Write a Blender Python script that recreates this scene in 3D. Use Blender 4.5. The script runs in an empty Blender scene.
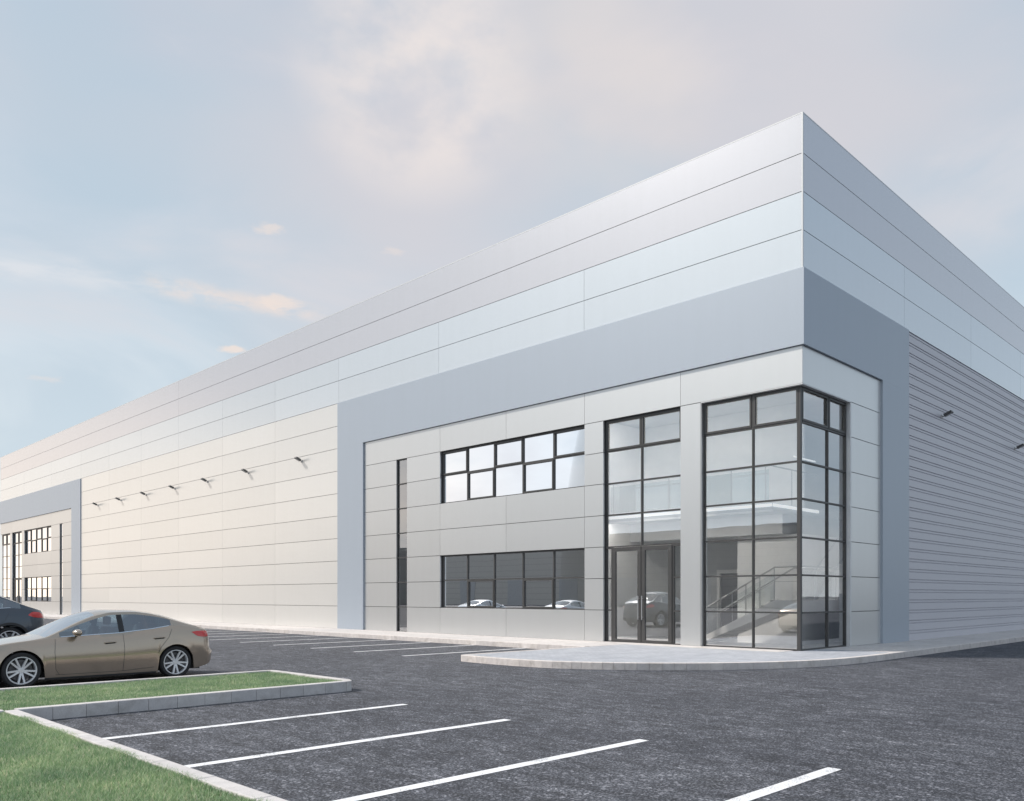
import bpy, bmesh, math, random
import numpy as np
from mathutils import Vector
random.seed(7); rng = np.random.default_rng(7)
C = bpy.context.scene.collection
S = bpy.context.scene
PI = math.pi
# ------------------------------------------------------------------ materials
def mat(name):
    m = bpy.data.materials.new(name); m.use_nodes = True
    nt = m.node_tree
    b = nt.nodes.get('Principled BSDF'); out = nt.nodes.get('Material Output')
    return m, nt, b, out
def N(nt, t, **kw):
    n = nt.nodes.new(t)
    for k, v in kw.items():
        if hasattr(n, k): setattr(n, k, v)
        else: n.inputs[k.replace('_', ' ')].default_value = v
    return n
def coords(nt, scale=(1, 1, 1)):
    g = nt.nodes.new('ShaderNodeNewGeometry')
    mp = nt.nodes.new('ShaderNodeMapping'); mp.inputs['Scale'].default_value = scale
    nt.links.new(g.outputs['Position'], mp.inputs['Vector'])
    return mp.outputs['Vector']
def ramp(nt, src, stops):
    r = nt.nodes.new('ShaderNodeValToRGB')
    el = r.color_ramp.elements
    el[0].position, el[0].color = stops[0][0], (*stops[0][1], 1)
    el[1].position, el[1].color = stops[-1][0], (*stops[-1][1], 1)
    for p, c in stops[1:-1]:
        e = el.new(p); e.color = (*c, 1)
    nt.links.new(src, r.inputs['Fac'])
    return r.outputs['Color']
def noise(nt, vec, scale, detail=3, rough=.55, dist=0):
    n = nt.nodes.new('ShaderNodeTexNoise')
    n.inputs['Scale'].default_value = scale; n.inputs['Detail'].default_value = detail
    n.inputs['Roughness'].default_value = rough; n.inputs['Distortion'].default_value = dist
    nt.links.new(vec, n.inputs['Vector'])
    return n.outputs['Fac']
def bump(nt, b, h, strength, dist):
    bn = nt.nodes.new('ShaderNodeBump'); bn.inputs['Strength'].default_value = strength
    bn.inputs['Distance'].default_value = dist
    nt.links.new(h, bn.inputs['Height']); nt.links.new(bn.outputs['Normal'], b.inputs['Normal'])
def simple(name, col, rough=.5, metal=0, var=.06, nscale=3, bumpd=0, bscale=40, coat=0, spec=None):
    m, nt, b, o = mat(name)
    v = coords(nt)
    f = noise(nt, v, nscale, 4)
    lo = tuple(max(0, c*(1-var)) for c in col); hi = tuple(min(1, c*(1+var)) for c in col)
    nt.links.new(ramp(nt, f, [(.3, lo), (.7, hi)]), b.inputs['Base Color'])
    b.inputs['Roughness'].default_value = rough; b.inputs['Metallic'].default_value = metal
    if coat: b.inputs['Coat Weight'].default_value = coat; b.inputs['Coat Roughness'].default_value = .04
    if spec is not None: b.inputs['Specular IOR Level'].default_value = spec
    if bumpd: bump(nt, b, noise(nt, v, bscale, 5), .6, bumpd)
    return m
def panel_paint(name, col, rough, metal, spec=.5):
    """coated sheet metal: slight tone change from panel to panel, faint streaks and a faint oil-can wave"""
    m, nt, b, o = mat(name)
    v = coords(nt)
    g = nt.nodes.new('ShaderNodeNewGeometry')
    rnd = g.outputs['Random Per Island']
    r = ramp(nt, rnd, [(0, tuple(c*.975 for c in col)), (1, tuple(min(1, c*1.02) for c in col))])
    st = noise(nt, coords(nt, (1.2, 1.2, .12)), 3.0, 5, .6)
    mx = nt.nodes.new('ShaderNodeMix'); mx.data_type = 'RGBA'; mx.blend_type = 'MULTIPLY'
    mx.inputs['Factor'].default_value = 1
    nt.links.new(r, mx.inputs[6]); nt.links.new(ramp(nt, st, [(.3, (.985, .985, .982)), (.65, (1, 1, 1))]), mx.inputs[7])
    nt.links.new(mx.outputs[2], b.inputs['Base Color'])
    b.inputs['Roughness'].default_value = rough; b.inputs['Metallic'].default_value = metal
    b.inputs['Specular IOR Level'].default_value = spec
    bump(nt, b, noise(nt, v, .7, 1), .12, .008)
    return m
M = {}
M['cladding'] = panel_paint('cladding_white', (.72, .715, .70), .28, .40, .7)
M['upper'] = panel_paint('upper_band_paint', (.66, .70, .735), .22, .60, .5)
M['parapet'] = panel_paint('parapet_paint', (.62, .62, .65), .23, .60, .5)
M['portal'] = panel_paint('portal_blue_grey', (.385, .435, .50), .40, .2, .45)
M['inset'] = panel_paint('silver_panel', (.63, .64, .645), .34, .72, .5)
M['corrugated'] = panel_paint('corrugated_paint', (.545, .54, .585), .42, .1, .5)
M['gap'] = simple('joint_gasket', (.06, .06, .065), .8)  # dark backing that shows through the panel joints
M['trim'] = simple('trim_light', (.60, .615, .63), .35, .1, .02)
M['frame'] = simple('window_frame_dark', (.055, .055, .056), .42, .1, .08)
M['steel'] = simple('stainless', (.50, .50, .51), .42, 1.0, .04)
M['plaster'] = simple('plaster_white', (.88, .87, .85), .7, 0, .03)
M['plaster_grey'] = simple('plaster_grey', (.56, .57, .58), .75, 0, .04)
M['far_cladding'] = simple('far_cladding_grey', (.40, .375, .34), .7, 0, .04)
M['carpet'] = simple('interior_floor', (.50, .50, .49), .6, 0, .06)
M['door_dark'] = simple('inner_door', (.16, .16, .17), .5)
M['lamp'] = simple('lamp_casing', (.10, .10, .10), .4, .3)
def emit(name, c, st):
    m, nt, b, o = mat(name); b.inputs['Base Color'].default_value = (.8,.8,.8,1)
    b.inputs['Emission Color'].default_value = (*c, 1); b.inputs['Emission Strength'].default_value = st; return m
M['tube'] = emit('lobby_fill_glow', (1, .96, .90), 20)  # glow of the strips added to brighten the lobby
M['edge_glow'] = emit('slab_edge_glow', (1, .98, .95), .5)  # glow standing in for the bright slab edge; the pendant shares it
M['lamp_light'] = simple('lamp_bracket', (.42, .42, .42), .45, .1)
M['roofing'] = simple('roof_membrane', (.34, .335, .33), .8)
M['soil'] = simple('soil', (.055, .075, .025), .9, 0, .4, 12, .01)
M['line'] = None
def worn_paint():
    m, nt, b, o = mat('road_paint')
    v = coords(nt)
    f = noise(nt, v, 60, 4, .75); g2 = noise(nt, v, 3.0, 4, .6)
    a_ = nt.nodes.new('ShaderNodeMath'); a_.operation = 'MULTIPLY_ADD'; a_.inputs[1].default_value = .55
    nt.links.new(g2, a_.inputs[0]); nt.links.new(f, a_.inputs[2])
    nt.links.new(ramp(nt, a_.outputs[0], [(.60, (.16, .165, .175)), (.68, (.60, .61, .63)), (.80, (.78, .79, .82))]), b.inputs['Base Color'])
    b.inputs['Roughness'].default_value = .7; bump(nt, b, f, .5, .003); return m
M['line'] = worn_paint()

def asphalt():
    m, nt, b, o = mat('asphalt')
    v = coords(nt)
    fine = noise(nt, v, 46, 3, .75)
    vor = N(nt, 'ShaderNodeTexVoronoi'); vor.inputs['Scale'].default_value = 38; nt.links.new(v, vor.inputs['Vector'])
    stretch = noise(nt, coords(nt, (1, .35, 1)), 5.5, 6, .72, .4)
    big = noise(nt, v, .35, 4, .6)
    base = ramp(nt, fine, [(.38, (.017, .019, .023)), (.5, (.046, .049, .057)), (.62, (.175, .181, .196))])
    a = ramp(nt, stretch, [(.34, (.50, .51, .54)), (.52, (.92, .94, 1.0)), (.70, (1.62, 1.64, 1.70))])
    a2 = ramp(nt, big, [(.3, (.82, .82, .84)), (.7, (1.2, 1.19, 1.18))])
    sp = ramp(nt, vor.outputs['Color'], [(.70, (0, 0, 0)), (.92, (.16, .16, .165))])
    def mul(x, y, t='MULTIPLY'):
        mx = nt.nodes.new('ShaderNodeMix'); mx.data_type = 'RGBA'; mx.blend_type = t; mx.inputs['Factor'].default_value = 1
        nt.links.new(x, mx.inputs[6]); nt.links.new(y, mx.inputs[7]); return mx.outputs[2]
    tracks = ramp(nt, noise(nt, coords(nt, (1, .06, 1)), 1.6, 3, .5, .2), [(.40, (1, 1, 1)), (.55, (.86, .86, .87)), (.66, (1.04, 1.04, 1.04))])
    stains = ramp(nt, noise(nt, v, 1.1, 5, .7, .8), [(.27, (.62, .62, .63)), (.38, (1, 1, 1))])
    mott = ramp(nt, noise(nt, v, 13, 3, .6, .2), [(.36, (.80, .80, .81)), (.64, (1.24, 1.24, 1.23))])
    col = mul(mul(mul(mul(mul(mul(base, sp, 'ADD'), a), a2), tracks), stains), mott)
    nt.links.new(col, b.inputs['Base Color'])
    b.inputs['Roughness'].default_value = .82
    b.inputs['Specular IOR Level'].default_value = .35
    bump(nt, b, fine, .8, .006)
    return m
M['asphalt'] = asphalt()
def concrete(name, col, lo=.86):
    m, nt, b, o = mat(name)
    v = coords(nt)
    g = nt.nodes.new('ShaderNodeNewGeometry')
    f = noise(nt, v, 7, 6, .65); f2 = noise(nt, v, 130, 2)
    c1 = ramp(nt, f, [(.3, tuple(c*lo for c in col)), (.7, tuple(min(1, c*1.05) for c in col))])
    c2 = ramp(nt, f2, [(.3, (.86, .86, .86)), (.7, (1.06, 1.06, 1.06))])
    c3 = ramp(nt, g.outputs['Random Per Island'], [(0, (.93, .93, .94)), (1, (1.05, 1.04, 1.03))])
    x = c1
    c4 = ramp(nt, noise(nt, v, 2.2, 6, .7, .6), [(.32, (.80, .79, .77)), (.50, (1, 1, 1))])
    for y in (c2, c3, c4):
        mx = nt.nodes.new('ShaderNodeMix'); mx.data_type = 'RGBA'; mx.blend_type = 'MULTIPLY'; mx.inputs['Factor'].default_value = 1
        nt.links.new(x, mx.inputs[6]); nt.links.new(y, mx.inputs[7]); x = mx.outputs[2]
    nt.links.new(x, b.inputs['Base Color']); b.inputs['Roughness'].default_value = .85
    bump(nt, b, f2, .5, .002)
    return m
M['kerb'] = concrete('kerb_concrete', (.60, .58, .575))
M['kerb_light'] = concrete('kerb_pale_concrete', (.66, .62, .60))
M['slab'] = concrete('pale_path_concrete', (.60, .575, .565))
def paving():
    m, nt, b, o = mat('block_paving')
    v = coords(nt)
    br = N(nt, 'ShaderNodeTexBrick'); br.inputs['Scale'].default_value = 1
    br.inputs['Brick Width'].default_value = .2; br.inputs['Row Height'].default_value = .1
    br.inputs['Mortar Size'].default_value = .004
    br.inputs['Color1'].default_value = (.40, .42, .46, 1); br.inputs['Color2'].default_value = (.34, .36, .395, 1)
    br.inputs['Mortar'].default_value = (.24, .25, .27, 1)
    nt.links.new(v, br.inputs['Vector'])
    f = ramp(nt, noise(nt, v, 1.5, 5, .6), [(.3, (.88, .88, .9)), (.7, (1.1, 1.09, 1.08))])
    mx = nt.nodes.new('ShaderNodeMix'); mx.data_type = 'RGBA'; mx.blend_type = 'MULTIPLY'; mx.inputs['Factor'].default_value = 1
    nt.links.new(br.outputs['Color'], mx.inputs[6]); nt.links.new(f, mx.inputs[7])
    nt.links.new(mx.outputs[2], b.inputs['Base Color']); b.inputs['Roughness'].default_value = .8
    return m
M['paving'] = paving()
def glass(name, base, tint, rough=0.0):
    m, nt, b, o = mat(name)
    nt.nodes.remove(b)
    fr = nt.nodes.new('ShaderNodeFresnel'); fr.inputs['IOR'].default_value = 1.5
    ma = N(nt, 'ShaderNodeMath', operation='MULTIPLY_ADD')
    ma.inputs[1].default_value = 1-base; ma.inputs[2].default_value = base
    nt.links.new(fr.outputs[0], ma.inputs[0])
    tr = nt.nodes.new('ShaderNodeBsdfTransparent'); tr.inputs['Color'].default_value = (*tint, 1)
    gl = nt.nodes.new('ShaderNodeBsdfGlossy'); gl.inputs['Roughness'].default_value = rough
    gl.inputs['Color'].default_value = (.95, .97, 1, 1)
    # very slight pillowing of the panes
    bn = nt.nodes.new('ShaderNodeBump'); bn.inputs['Strength'].default_value = .12; bn.inputs['Distance'].default_value = .01
    nt.links.new(noise(nt, coords(nt), .8, 1), bn.inputs['Height'])
    nt.links.new(bn.outputs['Normal'], gl.inputs['Normal'])
    mx = nt.nodes.new('ShaderNodeMixShader')
    nt.links.new(ma.outputs[0], mx.inputs['Fac']); nt.links.new(tr.outputs[0], mx.inputs[1]); nt.links.new(gl.outputs[0], mx.inputs[2])
    nt.links.new(mx.outputs[0], o.inputs['Surface'])
    return m
M['glass'] = glass('coated_glazing', .37, (.99, 1.0, 1.0))
M['glass_office'] = glass('office_glazing', .38, (.92, .94, .94))
M['glass_clear'] = glass('balustrade_glass', .05, (.86, .90, .90))
M['car_glass'] = glass('car_glass', .22, (.50, .60, .64))
M['screen_glass'] = glass('windscreen_glass', .62, (.45, .52, .55))
def carpaint(name, col, metal=.55, rough=.32):
    m, nt, b, o = mat(name)
    v = coords(nt)
    fl = noise(nt, v, 900, 2)
    nt.links.new(ramp(nt, fl, [(.3, tuple(c*.93 for c in col)), (.7, tuple(c*1.07 for c in col))]), b.inputs['Base Color'])
    b.inputs['Metallic'].default_value = metal; b.inputs['Roughness'].default_value = rough
    b.inputs['Coat Weight'].default_value = 1; b.inputs['Coat Roughness'].default_value = .05
    return m
M['paint_tan'] = carpaint('car_paint_bronze', (.43, .35, .275), .62, .20)
M['paint_dark'] = carpaint('car_paint_blue_black', (.045, .06, .08))
M['paint_silver'] = carpaint('car_paint_silver', (.55, .57, .60), .3)
M['paint_white'] = carpaint('car_paint_white', (.75, .76, .78), 0)
M['rubber'] = simple('tyre_rubber', (.022, .022, .024), .75, 0, .1, 20, .001)
M['rim'] = simple('alloy', (.72, .73, .75), .30, .35, .03)
M['rim_dark'] = simple('brake_disc', (.10, .10, .105), .5, .6)
M['black'] = simple('black_plastic', (.018, .018, .02), .5)
M['seat'] = simple('seat_cloth', (.10, .105, .11), .8)
M['chrome'] = simple('chrome', (.75, .76, .78), .15, 1.0, .02)
M['red'] = simple('tail_lamp_red', (.62, .018, .018), .12, 0, .08, 20, coat=1)
M['headlamp'] = simple('head_lamp', (.6, .62, .65), .08, .6, .05, coat=1)
M['leafmass'] = simple('leaf_mass', (.17, .185, .14), .8, 0, .35, .8)
M['bark'] = simple('bark', (.12, .09, .07), .9, 0, .2, 5)
def grassmat():
    m, nt, b, o = mat('grass_blade')
    v = coords(nt)
    g = nt.nodes.new('ShaderNodeNewGeometry')
    c1 = ramp(nt, g.outputs['Random Per Island'], [(0, (.18, .30, .15)), (.45, (.31, .45, .25)), (.78, (.46, .58, .37)), (.9, (.58, .62, .43)), (1, (.68, .64, .50))])
    c2 = ramp(nt, noise(nt, v, 1.6, 4, .6), [(.3, (.68, .76, .74)), (.7, (1.25, 1.18, 1.15))])
    mx = nt.nodes.new('ShaderNodeMix'); mx.data_type = 'RGBA'; mx.blend_type = 'MULTIPLY'; mx.inputs['Factor'].default_value = 1
    nt.links.new(c1, mx.inputs[6]); nt.links.new(c2, mx.inputs[7])
    nt.links.new(mx.outputs[2], b.inputs['Base Color']); b.inputs['Roughness'].default_value = .55
    tl = nt.nodes.new('ShaderNodeBsdfTranslucent'); nt.links.new(mx.outputs[2], tl.inputs['Color'])
    ms = nt.nodes.new('ShaderNodeMixShader'); ms.inputs['Fac'].default_value = .35
    nt.links.new(b.outputs[0], ms.inputs[1]); nt.links.new(tl.outputs[0], ms.inputs[2]); nt.links.new(ms.outputs[0], o.inputs['Surface'])
    return m
M['grass'] = grassmat()

# ------------------------------------------------------------------ mesh helpers
class MB:
    def __init__(s): s.v = []; s.f = []; s.m = []
    def add(s, vs, fs, mi=0):
        n = len(s.v); s.v += [tuple(v) for v in vs]; s.f += [tuple(n+i for i in f) for f in fs]; s.m += [mi]*len(fs)
    def box(s, a, b, mi=0):
        x0, x1 = sorted((a[0], b[0])); y0, y1 = sorted((a[1], b[1])); z0, z1 = sorted((a[2], b[2]))
        s.add([(x0,y0,z0),(x1,y0,z0),(x1,y1,z0),(x0,y1,z0),(x0,y0,z1),(x1,y0,z1),(x1,y1,z1),(x0,y1,z1)],
              [(0,3,2,1),(4,5,6,7),(0,1,5,4),(1,2,6,5),(2,3,7,6),(3,0,4,7)], mi)
    def prism(s, poly, z0, z1, mi=0):
        n = len(poly)
        s.add([(x,y,z0) for x,y in poly]+[(x,y,z1) for x,y in poly],
              [tuple(range(n-1,-1,-1)), tuple(range(n,2*n))]+[(i,(i+1)%n,n+(i+1)%n,n+i) for i in range(n)], mi)
    def tube(s, pts, r, seg=8, mi=0):
        pts = [Vector(p) for p in pts]; rings = []
        for i, p in enumerate(pts):
            d = (pts[min(i+1, len(pts)-1)]-pts[max(i-1, 0)]).normalized()
            u = d.cross(Vector((0, 0, 1)));
            if u.length < .05: u = d.cross(Vector((1, 0, 0)))
            u.normalize(); w = d.cross(u).normalized()
            rings.append([p+u*r*math.cos(2*PI*k/seg)+w*r*math.sin(2*PI*k/seg) for k in range(seg)])
        vs = [q for R_ in rings for q in R_]; fs = []
        for i in range(len(pts)-1):
            for k in range(seg):
                fs.append((i*seg+k, i*seg+(k+1)%seg, (i+1)*seg+(k+1)%seg, (i+1)*seg+k))
        fs += [tuple(range(seg-1, -1, -1)), tuple((len(pts)-1)*seg+k for k in range(seg))]
        s.add(vs, fs, mi)
    def lathe(s, prof, seg=32, mi=0, axis='y', c=(0,0,0)):
        """profile of (radius, offset along axis)"""
        n = len(prof); vs = []
        for k in range(seg):
            a = 2*PI*k/seg
            for r, t in prof:
                p = (r*math.cos(a), t, r*math.sin(a)) if axis == 'y' else (r*math.cos(a), r*math.sin(a), t)
                vs.append((p[0]+c[0], p[1]+c[1], p[2]+c[2]))
        fs = [(k*n+i, k*n+i+1, ((k+1)%seg)*n+i+1, ((k+1)%seg)*n+i) for k in range(seg) for i in range(n-1)]
        s.add(vs, fs, mi)
    def obj(s, name, mats, parent=None, smooth=None, bevel=0, loc=None):
        me = bpy.data.meshes.new(name); me.from_pydata(s.v, [], s.f)
        if not isinstance(mats, (list, tuple)): mats = [mats]
        for m in mats: me.materials.append(m)
        me.polygons.foreach_set('material_index', s.m)
        bm = bmesh.new(); bm.from_mesh(me)
        if smooth is not None:
            bmesh.ops.remove_doubles(bm, verts=bm.verts, dist=1e-5)
        bmesh.ops.recalc_face_normals(bm, faces=bm.faces)
        if smooth is not None:
            for f in bm.faces: f.smooth = True
            for e in bm.edges:
                if len(e.link_faces) == 2 and e.calc_face_angle(0) > math.radians(smooth): e.smooth = False
        bm.to_mesh(me); bm.free(); me.update()
        o = bpy.data.objects.new(name, me); C.objects.link(o)
        if loc is not None: o.location = loc
        if bevel:
            md = o.modifiers.new('bevel', 'BEVEL'); md.width = bevel; md.segments = 2; md.limit_method = 'ANGLE'
        if parent is not None: o.parent = parent
        return o
def empty(name, loc=(0,0,0), rz=0):
    o = bpy.data.objects.new(name, None); C.objects.link(o); o.location = loc; o.rotation_euler = (0,0,rz); o.empty_display_size = .3
    return o
def tag(o, label=None, cat=None, group=None, kind=None):
    if label: o['label'] = label
    if cat: o['category'] = cat
    if group: o['group'] = group
    if kind: o['kind'] = kind
    return o
def struct(o): o['kind'] = 'structure'; return o
def copy_tree(o, parent=None):
    c = o.copy(); C.objects.link(c)
    if parent is not None: c.parent = parent
    for ch in list(o.children): copy_tree(ch, c)
    return c

# ------------------------------------------------------------------ layout constants (metres, measured from the perspective)
CX, CY, B0 = 20.73, 10.07, .15          # building corner, pavement level
YE = 86.95                               # far end of the long wall
XE = 88.0
FX, FY = CX+.02, CY+.02                  # inset panel plane
GX, GY = CX+.13, CY+.13                  # glazing plane
def K(k): return B0 + k                  # one module = 1 m

# ------------------------------------------------------------------ ground
g = MB(); g.add([(-900,-900,0),(1500,-900,0),(1500,1500,0),(-900,1500,0)], [(0,1,2,3)])
struct(g.obj('ground', M['asphalt']))

def kerb_run(path, width, z1, mats, blk=.915, name='kerb', z0=-.05, gap=.006):
    """kerb stones laid along a polyline; outer edge = path, stone lies to the left of travel"""
    mb = MB(); P = [Vector((p[0], p[1])) for p in path]
    nrm = []
    for i in range(len(P)):
        a = P[max(i-1,0)]; b_ = P[min(i+1,len(P)-1)]
        if 0 < i < len(P)-1:
            d1 = (P[i]-a).normalized(); d2 = (b_-P[i]).normalized(); d = (d1+d2).normalized()
            n = Vector((-d.y, d.x)); n /= max(.5, n.dot(Vector((-d1.y, d1.x))))
        else:
            d = (b_-a).normalized(); n = Vector((-d.y, d.x))
        nrm.append(n)
    ch = .012
    for i in range(len(P)-1):
        a, b_ = P[i], P[i+1]; na, nb = nrm[i], nrm[i+1]
        L = (b_-a).length; n = max(1, round(L/blk)) ; d = (b_-a)/L
        for k in range(n):
            t0, t1 = k/n, (k+1)/n
            g0 = gap/2/L if n > 1 or True else 0
            q0 = a+(b_-a)*(t0+g0); q1 = a+(b_-a)*(t1-g0)
            n0 = na.lerp(nb, t0); n1 = na.lerp(nb, t1)
            vs = []
            for q, nn in ((q0, n0), (q1, n1)):
                prof = [(0, z0), (0, z1-ch), (ch*.3, z1-ch*.3), (ch, z1), (width-ch*.5, z1), (width, z1-ch*.5), (width, z0)]
                vs += [(q.x+nn.x*w, q.y+nn.y*w, z) for w, z in prof]
            m = 7
            fs = [(j, j+1, m+j+1, m+j) for j in range(m-1)]+[tuple(range(m-1,-1,-1)), tuple(range(m,2*m))]
            mb.add(vs, fs)
    return struct(mb.obj(name, mats))

# apron in front of the entrance
def smooth_curve(pts, n=6):
    out = []
    for i in range(len(pts)-1):
        p0 = pts[max(i-1,0)]; p1 = pts[i]; p2 = pts[i+1]; p3 = pts[min(i+2,len(pts)-1)]
        for k in range(n):
            t = k/n
            out.append(tuple(.5*((2*p1[j])+(-p0[j]+p2[j])*t+(2*p0[j]-5*p1[j]+4*p2[j]-p3[j])*t*t+(-p0[j]+3*p1[j]-3*p2[j]+p3[j])*t**3) for j in (0,1)))
    out.append(pts[-1]); return out
curve = smooth_curve([(13.52,15.3),(13.46,14.0),(13.60,12.7),(13.95,11.85),(14.45,11.05),(15.15,10.25),(15.95,9.55),(17.2,8.80),(18.6,8.35),(20.2,8.17),(22.0,8.15)], 4)
outer = [(18.30,15.45),(13.75,15.45),(13.58,15.40)] + curve + [(30,8.15),(60,8.15),(XE+5,8.15)]
kerb_run(outer, .16, .155, M['kerb_light'])
kerb_run([(18.30, YE+6), (18.30, 15.46)], .16, .155, M['kerb_light'])
inner = []
def offset(path, w):
    P = [Vector(p) for p in path]; out = []
    for i in range(len(P)):
        a = P[max(i-1,0)]; b_ = P[min(i+1,len(P)-1)]; d = (b_-a).normalized(); out.append((P[i].x-d.y*w, P[i].y+d.x*w))
    return out
ap = offset(outer[2:], .15)
pv = MB()
pv.prism([(20.046,15.29),(13.80,15.29)]+ap[1:-3]+[(22.0,8.30),(22.0,10.25),(20.73,10.25),(20.73,10.40),(20.046,10.40)], .02, .150)
struct(pv.obj('pavement', M['paving']))
ps = MB()
y = 10.404
ys = [10.404,11.62,12.84,14.06,15.294]+[16.5+1.2*i for i in range(64)]
for i in range(len(ys)-1):                       # pale slabs along the long wall
    x0 = 20.05 if ys[i+1] < 15.4 else 18.462
    ps.box((x0, ys[i]+.003, .02), (20.94, ys[i+1]-.003, .154))
xs = [22.004]+[23.2+1.2*i for i in range(58)]
for i in range(len(xs)-1): ps.box((xs[i]+.003, 8.303, .02), (xs[i+1]-.003, 10.25, .152))
struct(ps.obj('path', M['slab']))

# near island and lawn kerbs
kerb_run([(-6,11.85),(2.87,11.85)], .15, .17, M['kerb'], blk=.42)
kerb_run([(3.015,11.85),(7.90,11.85),(8.03,11.89),(8.10,11.99),(8.15,12.12),(8.15,14.62),(8.10,14.72),(8.0,14.76),(-6,14.76)], .15, .17, M['kerb'], blk=.42)
kerb_run([(3.015,11.845),(3.015,-3)], .0001, .165, M['kerb']) if False else None
kb = MB()
yy = 11.84
while yy > -4:
    kb.box((2.865, yy-.909, -.05), (3.015, yy, .172)); yy -= .915
struct(kb.obj('kerb', M['kerb'], bevel=.01))
lw = MB(); lw.add([(-14,-8,.125),(2.866,-8,.125),(2.866,11.85,.125),(-14,11.85,.125)], [(0,1,2,3)]); 
lw.add([(-14,12.0,.125),(8.0,12.0,.125),(8.0,14.61,.125),(-14,14.61,.125)], [(0,1,2,3)])
struct(lw.obj('lawn_soil', M['soil']))

def blades(name, areas, label, hmin, hmax, w):
    V = []; n0 = 0; F = []
    for (x0,x1,y0,y1,dens) in areas:
        n = int((x1-x0)*(y1-y0)*dens)
        px = rng.uniform(x0,x1,n); py = rng.uniform(y0,y1,n)
        # clumps: keep more blades where a low-frequency field is high
        fld = .5+.25*np.sin(px*3.1+1.7*np.sin(py*2.3))+.25*np.sin(py*4.3+1.3*np.sin(px*3.7))
        h = rng.uniform(hmin,hmax,n)*(.75+.5*fld)
        a = rng.uniform(0,2*PI,n); la = rng.uniform(0,2*PI,n); ln = rng.uniform(.1,.75,n)*h
        ww = w*rng.uniform(.6,1.3,n)
        dx, dy = np.cos(a)*ww, np.sin(a)*ww; lx, ly = np.cos(la)*ln, np.sin(la)*ln
        z = np.full(n,.12)
        v = np.stack([np.stack([px-dx,py-dy,z],1), np.stack([px+dx,py+dy,z],1),
                      np.stack([px+dx*.7+lx*.35,py+dy*.7+ly*.35,z+h*.6],1), np.stack([px-dx*.7+lx*.35,py-dy*.7+ly*.35,z+h*.6],1),
                      np.stack([px+lx,py+ly,z+h*.95],1)],1).reshape(-1,3)
        V.append(v)
        b = (np.arange(n)*5)[:,None]+n0; n0 += 5*n
        F.append(b)
    V = np.concatenate(V); B = np.concatenate(F)
    quads = B+np.array([[0,1,2,3]]); tris = B+np.array([[3,2,4]])
    me = bpy.data.meshes.new(name); nb = len(B)
    me.vertices.add(len(V)); me.vertices.foreach_set('co', V.astype(np.float32).ravel())
    me.loops.add(nb*7); me.polygons.add(nb*2)
    li = np.concatenate([quads,tris],1).ravel().astype(np.int32)
    me.loops.foreach_set('vertex_index', li)
    st = np.empty(nb*2,np.int32); st[0::2] = np.arange(nb)*7; st[1::2] = np.arange(nb)*7+4
    me.polygons.foreach_set('loop_start', st); me.update(calc_edges=True); me.validate()
    me.materials.append(M['grass'])
    o = bpy.data.objects.new(name, me); C.objects.link(o)
    tag(o, label, 'grass', kind='stuff'); return o
blades('lawn_grass', [(1.2,2.905,4.2,11.84,9500),(2.84,2.90,4.2,11.84,16000),(-1.5,1.2,3.5,11.84,2500)], 'mown green lawn in the bottom left corner behind the kerb', .022, .070, .0034)
blades('island_grass', [(1.8,7.99,12.01,14.62,5200),(-3,1.8,12.01,14.62,1500)], 'narrow strip of grass on the kerbed island beside the bronze saloon', .02, .062, .0035)

# painted bay lines
def line(x0, x1, y, w=.135):
    mb = MB(); mb.add([(x0,y-w/2,.004),(x1,y-w/2,.004),(x1,y+w/2,.004),(x0,y+w/2,.004)], [(0,1,2,3)])
    struct(mb.obj('bay_line', M['line']))
for y in (9.83, 7.68, 5.53, 3.37, 1.22, -.93): line(3.018, 7.58, y)
for k in range(12): line(13.62, 18.29, 17.78+2.28*k)

# ------------------------------------------------------------------ the warehouse
wh = empty('warehouse', (CX, CY, B0))
tag(wh, 'long silver-white industrial warehouse with two blue-grey framed glazed office fronts', 'warehouse')
wh_inv = Vector((-CX, -CY, -B0))
def wpart(mb, name, m, parent=None, **kw):
    """world-space mesh made a child of the warehouse (or of one of its parts)"""
    mb.v = [(x-CX, y-CY, z-B0) for x,y,z in mb.v]
    return mb.obj(name, m, parent or wh, **kw)
HG, VG = .018, .010                      # horizontal and vertical joint widths
def panL(mb, bk, y0, y1, k0, k1, x=CX, t=.05):
    """panel on a wall facing -x"""
    mb.box((x, min(y0,y1)+VG/2, K(k0)+HG/2), (x+t, max(y0,y1)-VG/2, K(k1)-HG/2))
    bk.box((x+t+.004-.02, max(min(y0,y1), CY+.10), K(k0)), (x+t+.06, max(y0,y1), K(k1)))
def panR(mb, bk, x0, x1, k0, k1, y=CY, t=.05):
    mb.box((min(x0,x1)+VG/2, y, K(k0)+HG/2), (max(x0,x1)-VG/2, y+t, K(k1)-HG/2))
    bk.box((max(min(x0,x1), CX+.10), y+t+.004-.02, K(k0)), (max(x0,x1), y+t+.06, K(k1)))
MIR = 97.02
joints = [17.5, 24.8, 31.7, 37.3, 42.9, 48.5, 54.1, 59.7, 65.32, 72.2, 79.5]
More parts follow.
